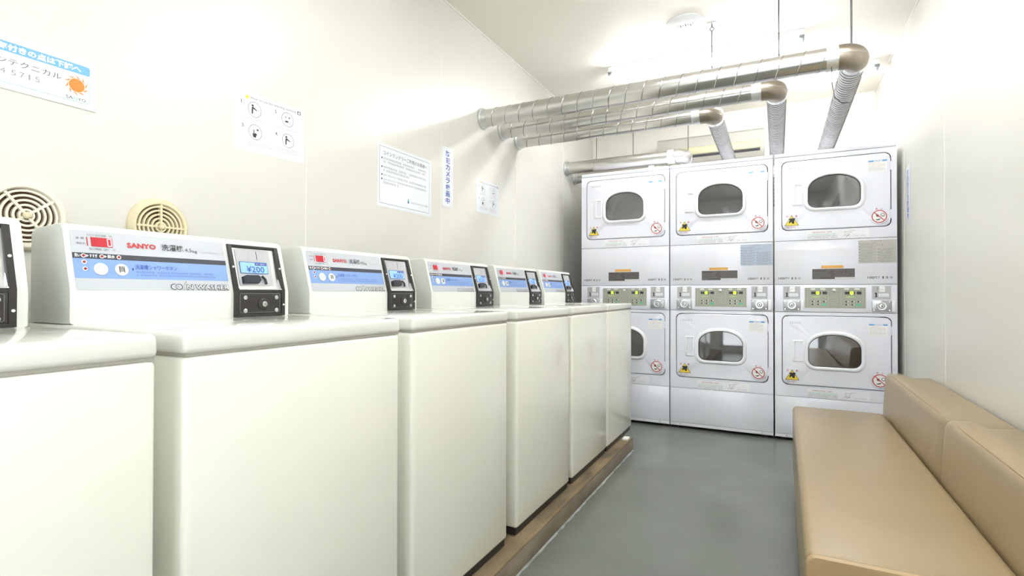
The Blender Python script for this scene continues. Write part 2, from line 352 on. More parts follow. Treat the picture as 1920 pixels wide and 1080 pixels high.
# ================================================================== coin washers
# local frame: x = X - XF (front 0, back negative), y from the machine's near side, z above the plinth
WW = 0.561
def make_washer():
    z = lambda h: h - PL
    x = lambda X: X - XF
    r = empty('coin_washer', (XF, 0, PL), 'w', 'washing machine', 'coin washers in a row on the plinth')
    bod = MB().box(x(-1.47), 0, 0, WW, z(.109), z(.9015), M_WASH, .012, 3).build('body', r)
    MB().box(x(-1.45), -.009, .006, WW - .006, z(.083), z(.112), M_BLACK).build('base_recess', r, smooth=0)  # black base brought forward, its colour deepening the shade in the gap
    b = MB()
    for yy in (.05, WW - .05):
        for xx in (-.05, x(-1.43)): 
            f = MB().disc_axis((xx, yy, 0), (0, 0, 1), [(.0006, .018), (.010, .018), (.016, .010), (.03, .010)], M_BLACK, 16).build('foot', r)
    # top cover
    b = MB().box(x(-1.47), .002, -.001, WW + .001, z(.9045), z(.942), M_LID, .009, 3); b.box(x(-1.46), -.003, .003, WW - .003, z(.9), z(.907), mat('lid_gap_shade', (.42, .40, .34), .6))  # grey-beige strip paints the shadow line under the cover
    b.build('top_cover', r)
    # console: profile extruded, ends rounded by insetting
    prof = [(-1.292, .9415), (-1.292, 1.006), (-1.293, 1.012), (-1.3265, 1.142), (-1.330, 1.149), (-1.337, 1.154), (-1.350, 1.156), (-1.455, 1.150), (-1.468, 1.140), (-1.47, .9415)]
    cx = sum(p[0] for p in prof) / len(prof); cz = sum(p[1] for p in prof) / len(prof)
    rings = []
    for yy, s in ((.012, .955), (.014, .985), (.020, 1.0), (WW - .020, 1.0), (WW - .014, .985), (WW - .012, .955)):
        rings.append([(x(cx + (p[0] - cx) * s), yy, z(max(cz + (p[1] - cz) * s, .9415))) for p in prof])
    con = MB().loft(rings, M_CONS, cap0=True, cap1=True).build('console', r)
    # slope frame
    P0 = Vector((x(-1.292), 0, z(1.008))); P1 = Vector((x(-1.328), 0, z(1.148))); V = (P1 - P0).normalized(); L = (P1 - P0).length
    N = Vector((0, 1, 0)).cross(V)
    sv = lambda h: (h - 1.008) / .140 * L      # height -> distance up the slope
    d = Dec(P0, (0, 1, 0), V, .0004)
    u0, u1 = .022, .362
    d.plate(u0, sv(1.013), u1, sv(1.1415), L_GREY, .0006, .006)
    W1 = .0010; W2 = .0014; W3 = .0018
    d.rect(u0, sv(1.0805), u1, sv(1.0925), L_DARK, W1); d.rect(u0, sv(1.0385), u1, sv(1.0805), L_BLUE, W1)
    q = lambda t, a, b1, c, d1, m, off=0.0, sh=0.0, w=W3: d.text(t, a, sv(b1), c, sv(d1), m, w, off, sh)
    q('ただいまの金額', .052, 1.1295, .088, 1.1345, I_GREY); q('円', .094, 1.1295, .099, 1.134, I_GREY)
    q('金 額', .031, 1.1215, .046, 1.1265, I_GREY); q('運転中', .031, 1.1105, .047, 1.115, I_GREY)
    q('残り時間（約）', .053, 1.099, .090, 1.1045, I_GREY); q('分', .098, 1.099, .103, 1.104, I_GREY)
    d.rect(.0505, sv(1.108), .0525, sv(1.127), I_RED, W2)
    q('SANYO', .128, 1.1095, .190, 1.1215, I_RED, .035); q('洗濯機', .203, 1.1085, .2545, 1.124, I_BLACK, .012)
    q('4.5', .258, 1.1095, .2745, 1.1185, I_BLACK); q('kg', .2765, 1.106, .288, 1.1155, I_BLACK)
    q('ASW-A45C(W)', .302, 1.1085, .344, 1.112, I_LGREY)
    q('洗い', .025, 1.083, .036, 1.0905, I_WHITE, .02); q('すすぎ', .052, 1.083, .067, 1.0905, I_WHITE, .02); q('脱水', .086, 1.083, .1005, 1.0905, I_WHITE, .02)
    for uu in (.0465, .0805): d.poly([(uu, sv(1.0835)), (uu, sv(1.0895)), (uu + .0045, sv(1.0865))][::-1], I_WHITE, W3)
    q('一時', .0265, 1.070, .035, 1.0755, I_MBLUE); q('シャワー', .024, 1.0565, .037, 1.0605, I_MBLUE); q('中', .046, 1.0565, .050, 1.0605, I_MBLUE)
    q('洗濯槽シャワーボタン', .139, 1.0605, .232, 1.0715, I_BLUE, .004)
    d.poly([(.131, sv(1.0605)), (.135, sv(1.0645)), (.135, sv(1.0565))][::-1], I_NAVY, W3)
    d.micro(.140, sv(1.0525), .326, .0038, I_BLUE, W3, seed=1); d.micro(.140, sv(1.0455), .328, .0038, I_BLUE, W3, seed=2)
    q('CO', .2105, 1.0140, .2400, 1.0295, I_GREY, .075, 0, .0016); q('CO', .2135, 1.0165, .237, 1.027, I_WHITE, .005, 0, .0019)
    for (tk, mt, ww) in ((.0030, I_GREY, .0016), (.0014, I_WHITE, .0019)): d.line((.2412, sv(1.0145 if mt is I_GREY else 1.0155)), (.2478, sv(1.0315 if mt is I_GREY else 1.0300)), tk, mt, ww)
    d.disc(.2492, sv(1.0335), .0013, I_GREY, .0019, 10)
    q('N WASHER', .2485, 1.0140, .3610, 1.0285, I_GREY, .085, 0, .0016); q('N WASHER', .2502, 1.0160, .3593, 1.0268, I_WHITE, .0, 0, .0019)
    lp = d.build('label_panel', r, smooth=0)
    dd = Dec(P0, (0, 1, 0), V, .0012)
    dd.plate(.0585, sv(1.1075), .0990, sv(1.1275), D_RED, .001)
    a, c = .0895, .0965; z0, z1_ = 1.1095, 1.1255; zm = (z0 + z1_) / 2; tt = .0014
    for (e, f) in (((a, z0), (c, z0)), ((a, z1_), (c, z1_)), ((a, z0), (a, z1_)), ((c, z0), (c, z1_))): dd.line((e[0], sv(e[1])), (f[0], sv(f[1])), tt, D_SEG, .0018)
    dd.build('display', r, smooth=0)['label'] = 'red digital display showing a zero'
    for uu, hh in ((.0415, 1.0865), (.0755, 1.0865), (.1085, 1.0865), (.0415, 1.073), (.0420, 1.0585)):
        dl = Dec(P0, (0, 1, 0), V, .0012); cc = P0 + Vector((0, uu, 0)) + V * sv(hh) + N * .0012
        dl.disc_axis(cc, N, [(0, .0046), (.0006, .0046)], I_WHITE, 16); dl.disc_axis(cc, N, [(.0002, .0029), (.0016, .0029), (.0021, .0018)], D_LED, 12); dl.build('indicator_light', r)
    for uu, kind in ((.0705, 0), (.1105, 1)):
        cc = P0 + Vector((0, uu, 0)) + V * sv(1.0585) + N * .0010
        bb = Dec(P0, (0, 1, 0), V, .0040); bb.disc_axis(cc, N, [(0, .0135), (.0020, .0135), (.0028, .0125), (.0028, .0001)], L_GREY if 0 else M_CONS, 28)
        if kind: 
            for k in range(5): bb.line((uu - .005, sv(1.054 + k * .0024)), (uu + .005, sv(1.0555 + k * .0024)), .0013, I_BLACK, .0002)
            bb.rect(uu - .0055, sv(1.0515), uu - .004, sv(1.066), I_BLACK, .0001); bb.rect(uu + .004, sv(1.0515), uu + .0055, sv(1.064), I_BLACK, .0001)
        else:
            bb.text('コース', uu - .008, sv(1.0585), uu + .008, sv(1.0625), I_LGREY, .0002); bb.micro(uu - .006, sv(1.053), uu + .008, .003, I_LGREY, .0002, seed=4)
        bb.build('button', r)
    # ---- coin box, black frame following the slope
    c0, c1 = .372, .528
    fr = MB()
    lipx = x(-1.283)
    def wall_prof(y0, y1):   # side cheeks of the frame
        pf = [(lipx, z(.943)), (lipx, z(1.015)), ((P1 + N * .010).x, z(1.139)), ((P1 + N * -.012).x, z(1.139)), (x(-1.312), z(1.012)), (x(-1.31), z(.943))]
        fr.loft([[(p[0], y0, p[1]) for p in pf], [(p[0], y1, p[1]) for p in pf]], M_BLACK, cap0=True, cap1=True)
    wall_prof(c0, c0 + .010); wall_prof(c1 - .012, c1)
    fr.box((P1 - N * .012).x, (P1 + N * .0095).x, c0, c1, z(1.131), z(1.140), M_BLACK, .002)
    fr.box(x(-1.31), lipx, c0, c1, z(.943), z(.950), M_BLACK, .0015)
    fr.box(x(-1.31), lipx - .0005, c0 + .005, c1 - .005, z(1.008), z(1.0155), M_BLACK, .001)
    fb = fr.build('coin_box_frame', r); 
    # recessed metal face: sheet standing 3 mm off the console slope
    m = Dec(P0, (0, 1, 0), V, .0006)
    m.plate(c0 + .010, sv(1.013), c1 - .012, sv(1.133), M_STEEL, .0012)
    m.plate(c0 + .020, sv(1.028), c1 - .030, sv(1.128), M_COINGREY, .0030, .004)
    m.frame(c0 + .024, sv(1.097), c0 + .056, sv(1.126), .0006, I_LGREY, .0034, .003); m.frame(c0 + .060, sv(1.097), c0 + .104, sv(1.126), .0006, I_LGREY, .0034, .003)
    cf = m.build('coin_mechanism', r); cf['label'] = 'silver metal coin face'
    m = Dec(P0, (0, 1, 0), V, .0038); m.rect(.4555, sv(1.100), .4575, sv(1.123), I_BLACK, 0)
    m.build('coin_slot', r, smooth=0)
    m = Dec(P0, (0, 1, 0), V, .0036); m.plate(.399, sv(1.060), .486, sv(1.0925), I_NAVY, .0012, .002); m.rect(.4005, sv(1.0615), .4845, sv(1.091), D_LCD, .0015, .002)
    m.text('¥200', .418, sv(1.0635), .474, sv(1.0805), I_NAVY, .0018, .01); m.rect(.446, sv(1.083), .483, sv(1.0905), I_NAVY, .0017); m.micro(.449, sv(1.0848), .481, .004, I_WHITE, .0019, seed=9)
    m.build('price_display', r, smooth=0)['label'] = 'blue price display reading 200 yen'
    cc = P0 + V * sv(1.043) + N * .004
    g = MB(); pts = [(.400, -.012), (.446, -.011), (.453, -.003), (.452, .008), (.446, .012), (.410, .011), (.400, .007)]
    g.loft([[cc + Vector((0, a, 0)) + V * b1 + N * (-.002) for a, b1 in pts], [cc + Vector((0, a, 0)) + V * b1 + N * .009 for a, b1 in pts], [cc + Vector((0, .427 + (a - .427) * .85, 0)) + V * b1 * .8 + N * .012 for a, b1 in pts]], M_CUP, cap0=True, cap1=True)
    g.build('return_cup', r, smooth=30)
    g = MB(); cc = P0 + V * sv(1.043)
    g.tube([cc + Vector((0, .463, 0)) + V * .010 + N * .006, cc + Vector((0, .466, 0)) + N * .012, cc + Vector((0, .472, 0)) - V * .012 + N * .007], .0035, M_CUP, 8)
    g.build('coin_lever', r)
    g = MB(); g.loft([[(x(-1.300), c0 + .011, z(1.0165)), (x(-1.300), c1 - .012, z(1.0165)), (lipx + .001, c1 - .012, z(1.0165)), (lipx + .001, c0 + .011, z(1.0165))],
                      [(x(-1.301), c0 + .011, z(1.0215)), (x(-1.301), c1 - .012, z(1.0215)), (lipx, c1 - .012, z(1.0195)), (lipx, c0 + .011, z(1.0195))]], M_CHROME, cap0=True, cap1=True)
    g.add([(lipx - .001, c1 - .0125, z(1.018)), (x(-1.302), c1 - .0125, z(1.018)), (x(-1.304), c1 - .0125, z(1.050)), (x(-1.296), c1 - .0125, z(1.044))], [(0, 1, 2, 3)], M_CHROME)
    g.build('coin_tray', r, smooth=0)
    dr = MB().box(x(-1.305), x(-1.2835), c0 + .010, c1 - .012, z(.950), z(1.008), M_BLACK, .002).build('coin_drawer', r)
    pl = Dec((x(-1.2835), 0, z(0.9)), (0, 1, 0), (0, 0, 1), .0001)
    pl.frame(c0 + .013, .054, c1 - .018, .106, .0006, I_LGREY, .0004, .004); pl.build('drawer_trim', r, smooth=0)
    for yy in (.401, .499):
        for h in (.959, .995): MB().disc_axis((x(-1.2838), yy, z(h)), (1, 0, 0), [(0, .0058), (.0016, .0058), (.0026, .004)], M_STEEL, 16).build('drawer_rivet', r)
    lk = MB().disc_axis((x(-1.2838), .456, z(.977)), (1, 0, 0), [(0, .0165), (.002, .0165), (.004, .013), (.0045, .010)], M_BLACK, 24)
    lk.disc_axis((x(-1.2800), .456, z(.977)), (1, 0, 0), [(0, .0078), (.004, .0078), (.005, .0068)], M_CHROME, 20); lk.box(x(-1.2752), x(-1.2746), .4525, .4595, z(.9762), z(.9778), M_DARK)
    lk.build('drawer_lock', r)
    for yy, X_, h in ((.3765, -1.3005, 1.078), (.5225, -1.3005, 1.078), (.5225, -1.2828, .974)):
        MB().disc_axis((x(X_), yy, z(h)), N if h > 1 else (1, 0, 0), [(-.002, .0028), (.0014, .0028), (.002, .0018)], I_WHITE, 12).build('screw', r)
    return r
WY = [-.069, .535, 1.151, 1.791, 2.396, 2.978]
WLAB = ['cream coin washer nearest the camera, cut off at the left edge of the photo',
        'cream coin washer second in the row, its whole console showing beneath the yellowed round vent',
        'cream coin washer third in the row, below the how-to-use poster with four circles',
        'cream coin washer fourth in the row, below the framed black-bordered notice',
        'cream coin washer fifth in the row, next to last before the dryers',
        'cream coin washer at the far end of the row, closest to the stacked dryers']
w0 = make_washer(); index_kids()
for i, (y0, lab) in enumerate(zip(WY, WLAB)):
    o = w0 if i == 0 else copy_tree(w0)
    o.location = (XF, y0, PL); o['label'] = lab

# ================================================================== stacked dryers
DW = 0.694
TH = sorted([2 * PI * k / 96 + .001 for k in range(96)])
def win_outline(cx, cz, grow=0.0):
    a = .1495 + grow; ht = .1075 + grow; hb = .1075 + grow; r = .046 + grow * .7; pts = []
    zc = cz + .012
    for k in range(25):
        q = PI * k / 24; pts.append((cx + a * math.copysign(abs(math.cos(q)) ** .92, math.cos(q)), zc + (ht - .012) * math.sin(q) ** .97))
    for k in range(7):
        q = PI + PI / 2 * k / 6; pts.append((cx - a + r + r * math.cos(q), cz - hb + r + r * math.sin(q)))
    for k in range(7):
        q = 1.5 * PI + PI / 2 * k / 6; pts.append((cx + a - r + r * math.cos(q), cz - hb + r + r * math.sin(q)))
    return pts
def door_unit(r, z0, z1, dz0, dz1, wz):
    cx = .3515
    c = (cx, wz)
    def thetas(*polys):
        th = list(TH)
        for p in polys:
            for (u, v) in p: th.append(math.atan2(v - c[1], u - c[0]) % (2 * PI))
        th = sorted(th); out = [th[0]]
        for t in th[1:]:
            if t - out[-1] > 1e-4: out.append(t)
        return out
    rect = [(.001, z0 + .0012), (DW - .001, z0 + .0012), (DW - .001, z1 - .0012), (.001, z1 - .0012)]
    dl, dr_ = .047, .660
    hole = rrect(dl - .0042, dz0 - .0042, dr_ + .0042, dz1 + .0042, .037, 6); door = rrect(dl, dz0, dr_, dz1, .033, 6); doorin = rrect(dl + .004, dz0 + .004, dr_ - .004, dz1 - .004, .029, 6)
    th = thetas(rect, hole)
    A = radial(rect, c, th); B = radial(hole, c, th)
    rr_ = lambda P, y: [(p[0], y, p[1]) for p in P]
    MB().loft([rr_(A, .018), rr_(A, 0), rr_(B, 0), rr_(B, .018)], M_DRY, closed=True).build('front_frame', r, smooth=30)
    th = TH
    D0 = radial(door, c, th); D1 = radial(doorin, c, th); w_ = radial(win_outline(cx, wz, .012), c, th)
    dm = MB().loft([rr_(D0, .028), rr_(D0, .001), rr_(D1, -.0025), rr_(w_, -.0025), rr_(w_, .028)], M_DRY, closed=True).build('door', r, smooth=40)
    wo = lambda g: radial(win_outline(cx, wz, g), c, th)
    MB().loft([rr_(wo(.0245), -.0024), rr_(wo(.0235), -.0065), rr_(wo(.018), -.0125), rr_(wo(.008), -.0145), rr_(wo(.002), -.0120), rr_(wo(0), -.004), rr_(wo(0), .026), rr_(wo(.0135), .026), rr_(wo(.0135), -.0024)], M_DRYP, closed=True).build('window_rim', dm, smooth=50)
    MB().loft([rr_(wo(.001), .006), rr_(wo(.001), .010)], M_DGLASS, cap0=True, cap1=True).build('window_glass', dm, smooth=30)
    g = MB()   # thin gasket round the glass
    g.loft([rr_(wo(.0008), .0055), rr_(wo(-.0035), .0055), rr_(wo(-.0035), .003), rr_(wo(.0008), .001)], M_DARK, closed=True); g.build('window_seal', dm)
    # handle pocket
    hx0, hx1, hz0, hz1 = .108, .172, wz - .083, wz + .066
    R_ = lambda d, y: [(p[0], y, p[1]) for p in rrect(hx0 + d, hz0 + d, hx1 - d, hz1 - d, .006)]
    I_ = lambda x0, x1, d, y: [(p[0], y, p[1]) for p in rrect(x0, hz0 + d, x1, hz1 - d, .006)]
    MB().loft([R_(0, -.002), R_(0.001, -.0060), R_(.004, -.0075), I_(hx0 + .014, hx1 - .006, .010, -.0075), I_(hx0 + .016, hx1 - .007, .012, -.0030), I_(hx0 + .016, hx1 - .018, .014, .012)], M_DRYP, cap0=True, cap1=True).build('door_handle', dm, smooth=40)
    # hinges
    for hz in (dz0 + .075, dz1 - .085):
        MB().box(dr_ - .002, dr_ + .006, -.005, .0, hz - .028, hz + .028, M_DRYP, .0015).build('hinge', dm)
    # printed stickers
    s = Dec((0, -.0027, 0), (1, 0, 0), (0, 0, 1))
    s.micro(.090, dz1 - .054, .168, .013, I_LGREY, .0003, .25, seed=11); s.build('maker_mark', dm, smooth=0)
    s = Dec((0, -.0027, 0), (1, 0, 0), (0, 0, 1)); u0, u1 = .541, .642; v1 = dz1 - .040; v0 = v1 - .080
    s.plate(u0, v0, u1, v1, M_PAPER, .0004); s.rect(u0 + .001, v1 - .013, u1 - .001, v1 - .003, I_MBLUE); s.rect(u0 + .030, v1 - .0125, u1 - .025, v1 - .0035, M_PAPERB, .0008)
    s.micro(u0 + .032, v1 - .0115, u1 - .027, .007, I_MBLUE, .001, seed=8)
    for k in range(6): s.micro(u0 + .006, v1 - .024 - k * .009, u1 - (.006 if k % 3 else .03), .004, I_PINK if k == 0 else I_LGREY, seed=20 + k)
    s.build('notice_sticker', dm, smooth=0)
    # yellow warning triangle with a glove-like mark
    s = Dec((0, -.0027, 0), (1, 0, 0), (0, 0, 1)); cu, cv = .105, dz0 + .062
    tri = lambda k: [(cu - .043 * k, cv - .028 * k - .004), (cu + .043 * k, cv - .028 * k - .004), (cu, cv + .044 * k - .004)]
    s.poly(tri(1.0), I_BLACK, .0003); s.poly(tri(.90), I_YEL, .0006)
    s.poly([(cu - .020, cv + .016), (cu + .022, cv + .019), (cu + .017, cv + .004), (cu + .014, cv - .020), (cu + .004, cv - .018), (cu - .004, cv - .006), (cu - .014, cv - .017), (cu - .018, cv - .010), (cu - .012, cv + .006)][::-1], I_BLACK, .0009)
    s.text('注', cu - .034, cv + .026, cu - .021, cv + .039, I_RED, .0006, .01); s.text('意', cu + .021, cv + .026, cu + .034, cv + .039, I_RED, .0006, .01)
    s.micro(cu - .032, cv - .047, cu + .034, .009, I_RED, .0006, seed=12); s.build('warning_sticker', dm, smooth=0)
    s = Dec((0, -.0027, 0), (1, 0, 0), (0, 0, 1)); cu, cv = .600, dz0 + .062
    s.disc(cu, cv, .041, M_PAPER, .0003); s.ring(cu, cv, .041, .005, I_RED, .0006)
    s.poly([(cu - .022, cv - .020), (cu - .006, cv - .017), (cu + .006, cv - .012), (cu + .004, cv - .020), (cu - .010, cv - .025)][::-1], I_BLACK, .0006)
    s.disc(cu - .010, cv + .006, .008, I_GREY, .0006, 12); s.line((cu - .018, cv + .016), (cu - .004, cv - .004), .003, I_GREY, .0007)
    s.ring(cu + .018, cv + .010, .011, .003, I_BLACK, .0006, 16); s.line((cu + .010, cv + .003), (cu + .026, cv + .001), .003, I_BLACK, .0007)
    s.line((cu - .028, cv + .028), (cu + .028, cv - .028), .005, I_RED, .0009)
    s.text('禁', cu - .020, cv + .044, cu - .009, cv + .054, I_RED, .0006, .01); s.text('止', cu + .007, cv + .044, cu + .018, cv + .054, I_RED, .0006, .01)
    for k in range(15):
        q = math.radians(205 + k * 9.3); s.disc(cu + .050 * math.cos(q), cv + .050 * math.sin(q), .0021, I_GREY, .0006, 6)
    s.build('prohibition_sticker', dm, smooth=0)
    # strip of print under the door
    s = Dec((0, -.0002, 0), (1, 0, 0), (0, 0, 1)); v = z0 + .006
    s.plate(.192, v, .545, v + .058, M_DRYP, .0004)
    s.micro(.225, v + .040, .345, .009, I_RED, .0008, seed=13); s.micro(.200, v + .026, .368, .007, I_TEAL, .0008, seed=14); s.micro(.198, v + .015, .375, .007, I_GREY, .0008, seed=15); s.micro(.198, v + .004, .375, .007, I_GREY, .0008, seed=16)
    s.line((.400, v + .012), (.450, v + .040), .0016, I_LGREY, .0008); s.line((.405, v + .038), (.470, v + .050), .0016, I_LGREY, .0008); s.line((.420, v + .010), (.440, v + .022), .003, I_GREY, .0008); s.line((.415, v + .014), (.415, v + .046), .0012, I_LGREY, .0008); s.micro(.465, v + .010, .530, .006, I_LGREY, .0008, seed=17)
    s.build('instruction_strip', r, smooth=0)
    # drum behind the door
    R0 = .262; cz = wz - .02; b = MB(); nn = 48
    ring = lambda rad, y: [(cx + rad * math.cos(2 * PI * k / nn), y, cz + rad * math.sin(2 * PI * k / nn)) for k in range(nn)]
    b.loft([ring(R0, .036), ring(R0, .46)], M_DRUM); b.loft([ring(R0, .46), ring(.225, .475), ring(.20, .46), ring(.07, .455), ring(.05, .44), ring(.012, .44)], M_DRUMB, cap1=True)
    for k in range(10): b.loft([ring(R0 - .0005, .06 + k * .04), ring(R0 - .005, .066 + k * .04), ring(R0 - .0005, .072 + k * .04)], M_DRUM)
    for a in (20, 140, 260):
        q = math.radians(a + (35 if z0 > 1 else 0)); e = Vector((math.cos(q), 0, math.sin(q))); t = Vector((-math.sin(q), 0, math.cos(q))); o_ = Vector((cx, 0, cz))
        p = lambda rad, w__, y: o_ + e * rad + t * w__ + Vector((0, y, 0))
        b.add([p(R0, -.04, .05), p(R0 - .055, -.008, .06), p(R0 - .055, .008, .06), p(R0, .04, .05), p(R0, -.04, .45), p(R0 - .055, -.008, .44), p(R0 - .055, .008, .44), p(R0, .04, .45)],
              [(0, 1, 2, 3), (7, 6, 5, 4), (0, 4, 5, 1), (1, 5, 6, 2), (2, 6, 7, 3)], M_DRUM)
    b.build('drum', r, smooth=40)

Z1, Z2, Z3, Z4, ZT = 1.3665, 1.067, .8815, .3057, 1.943
def make_dryer():
    r = empty('stacked_dryer', (0, DY, 0), 'd', 'tumble dryer', 'coin dryers stacked two high against the back wall')
    b = MB(); dp = .655
    b.box(0, .002, .002, dp, .02, ZT, M_DRY).box(DW - .002, DW, .002, dp, .02, ZT, M_DRY).box(.002, DW - .002, dp - .004, dp, .02, ZT, M_DRY)
    b.box(.002, DW - .002, .03, dp - .004, .02, .03, M_DARK).box(.002, DW - .002, .02, dp - .004, .97, 1.12, M_DARK).box(.002, DW - .002, .02, dp - .004, .24, .27, M_DARK)
    b.build('cabinet', r, smooth=0)
    MB().box(0, DW, -.002, dp, ZT + .0015, 1.970, M_DRY, .005, 2).build('top_cap', r)
    door_unit(r, Z1, ZT, 1.440, 1.908, 1.6895)
    door_unit(r, Z4, Z3, .388, .855, .6255)
    mp = MB().box(.001, DW - .001, 0, .018, Z2 + .0012, Z1 - .0012, M_DRY, .003, 2).build('service_panel', r)
    s = Dec((0, -.0002, 0), (1, 0, 0), (0, 0, 1))
    for a in (.024, .536):
        s.text('100', a, 1.103, a + .036, 1.118, I_BLACK, .0004, .01); s.text('円で', a + .038, 1.103, a + .066, 1.118, I_BLACK, .0004, .01)
        s.text('1', a + .080, 1.103, a + .086, 1.118, I_BLACK, .0004, .02); s.text('5', a + .098, 1.103, a + .110, 1.118, I_BLACK, .0004, .01); s.text('分', a + .118, 1.103, a + .134, 1.118, I_BLACK, .0004, .01)
    s.build('price_text', mp, smooth=0)
    s = Dec((0, -.0002, 0), (1, 0, 0), (0, 0, 1)); s.plate(.278, 1.175, .404, 1.194, I_ORANGE if 0 else mat('label_orange', (.85, .45, .12), .4), .0004); s.micro(.296, 1.180, .390, .009, I_YEL, .0008, seed=30); s.build('orange_label', mp, smooth=0)
    s = Dec((0, -.0002, 0), (1, 0, 0), (0, 0, 1)); dk = mat('label_charcoal', (.10, .085, .08), .35); s.plate(.226, 1.103, .467, 1.171, dk, .0004)
    for k in range(5): s.micro(.231 if k else .300, 1.157 - k * .0125, .335 if k != 4 else .280, .006, I_LGREY, .0008, seed=31 + k); s.micro(.352, 1.157 - k * .0125, .462 if k != 4 else .35, .006, I_LGREY, .0008, seed=41 + k)
    s.rect(.356, 1.104, .466, 1.115, M_PAPER, .0008); s.micro(.360, 1.106, .462, .006, I_GREY, .001, seed=55); s.build('instruction_label', mp, smooth=0)
    cp = MB().box(.001, DW - .001, -.003, .018, Z3 + .0012, Z2 - .0012, M_DRY, .004, 2).build('control_fascia', r)
    s = Dec((0, -.0032, 0), (1, 0, 0), (0, 0, 1)); s.plate(.181, .911, .526, 1.0455, D_OLIVE, .0012, .002)
    for a in (.197, .389):
        s.frame(a, .922, a + .122, 1.034, .0016, D_OLIVEL, .0016, .003); s.rect(a + .022, 1.002, a + .078, 1.020, L_DARK, .0018); s.disc(a + .060, 1.011, .0115, D_OLIVE if 0 else D_GREEN, .0019, 18)
        s.text('00', a + .0525, 1.0055, a + .0675, 1.0165, L_DARK, .0022, .01); s.rect(a + .088, 1.002, a + .113, 1.020, L_DARK, .0018)
        s.rect(a + .018, 1.034, a + .045, 1.041, I_WHITE, .0018); s.rect(a + .075, 1.034, a + .104, 1.041, I_WHITE, .0018)
        s.micro(a + .028, .982, a + .075, .006, D_GREEN, .0018, seed=60)
        for k in range(3):
            for j in range(2):
                u = a + .030 + .033 * k; v = .934 + .020 * j
                if k == 2 and j == 0: s.rect(u - .010, v - .008, u + .014, v + .006, D_KEY, .0018, .004)
                else: s.disc(u, v, .0050, I_BLACK, .0018, 10); s.disc(u + .009, v + .001, .0032, I_WHITE, .0019, 8)
    for k in range(4): s.micro(.330, .930 + k * .015, .378, .006, D_OLIVEL, .0018, seed=70 + k)
    s.build('control_panel', r, smooth=0)['label'] = 'sage green twin control panel'
    MB().disc_axis((.351, -.0044, 1.028), (0, -1, 0), [(0, .0115), (.0015, .0115), (.003, .009)], M_STEEL, 20).build('round_badge', r)
    for a in (.052, .558):
        s = Dec((0, -.0032, 0), (1, 0, 0), (0, 0, 1)); s.plate(a, .970, a + .102, 1.056, M_COINGREY, .0012)
        s.rect(a + .040, 1.018, a + .070, 1.055, M_PAPER, .0016); s.micro(a + .044, 1.030, a + .066, .006, I_LGREY, .002, seed=80); s.rect(a + .036, .988, a + .090, 1.008, M_PAPERB, .0016); s.micro(a + .040, .993, a + .086, .006, I_LGREY, .002, seed=81)
        s.line((a + .026, 1.022), (a + .032, 1.050), .002, I_GREY, .0018); s.rect(a + .019, .984, a + .027, 1.014, I_BLACK, .0018); s.rect(a + .015, 1.007, a + .020, 1.012, I_BLACK, .0018); s.rect(a + .014, .9835, a + .031, .987, I_BLACK, .0018)
        s.build('coin_slot_plate', r, smooth=0)
        g = MB().box(a, a + .102, -.014, -.003, .893, .963, M_PLATE, .003, 2).box(a + .104, a + .124, -.012, -.003, .893, .963, M_DRYP, .002)
        for uu in (a + .010, a + .092):
            for vv in (.901, .955): g.disc_axis((uu, -.014, vv), (0, -1, 0), [(0, .0045), (.0015, .004)], M_CHROME, 10)
        g = g.build('lock_plate', r)
        MB().disc_axis((a + .051, -.0138, .928), (0, -1, 0), [(0, .031), (.001, .031), (.006, .026), (.0055, .017), (.002, .016), (.010, .013), (.011, .007)], M_STEEL, 28).disc_axis((a + .051, -.0245, .928), (0, -1, 0), [(0, .0045), (.001, .0045)], M_DARK, 10).build('coin_lock', g)
    MB().box(.001, DW - .001, 0, .018, .046, Z4 - .0012, M_DRY, .003, 2).build('base_panel', r)
    MB().box(.001, DW - .001, .004, .018, .022, .044, M_DRYP, .002).build('kick_strip', r)
    for a in (.07, DW - .07): MB().disc_axis((a, .004, .033), (0, -1, 0), [(0, .006), (.002, .0055), (.003, .003)], M_STEEL, 12).build('kick_screw', r)
    for a in (.05, DW - .05):
        for yy in (.06, .60): MB().disc_axis((a, yy, 0), (0, 0, 1), [(0, .02), (.012, .02), (.021, .012)], M_BLACK, 14).build('foot', r)
    return r
def dryer_notice(parent, paper):
    s = Dec((0, -.0002, 0), (1, 0, 0), (0, 0, 1)); s.plate(.487, 1.204, .690, 1.352, paper, .0004)
    s.micro(.560, 1.343, .620, .007, I_BLACK, .0008, 1.5, seed=90); s.micro(.585, 1.316, .625, .007, I_BLACK, .0008, 2, seed=91)
    for k in range(7):
        for (a, c) in ((.500, .585), (.600, .685)):
            if a > .59 and k < 2: continue
            s.micro(a, 1.328 - k * .0185, c, .0055, I_GREY, .0008, seed=92 + k); s.micro(a, 1.320 - k * .0185, c - .02, .0055, I_GREY, .0008, seed=99 + k)
            s.disc(a - .005, 1.330 - k * .0185, .003, I_GREY, .0008, 6)
    return s.build('notice_label', parent, smooth=0)
DXS = [-1.4245, -.7235, -.0195]
DLAB = ['white stacked coin dryer at the left of the three, partly hidden by the washers',
        'white stacked coin dryer in the middle of the three, with bluish notice label',
        'white stacked coin dryer at the right, beside the bench, with grey notice label']
d0 = make_dryer(); index_kids()
for i, (x0, lab) in enumerate(zip(DXS, DLAB)):
    o = d0 if i == 0 else copy_tree(d0)
    o.location = (x0, DY, 0); o['label'] = lab
    if i:
        sp = [c for c in o.children if c.name.startswith('service_panel')][0]
        nl = dryer_notice(sp, N_BLUE if i == 1 else N_GREY); nl['label'] = 'bluish notice label' if i == 1 else 'grey notice label'

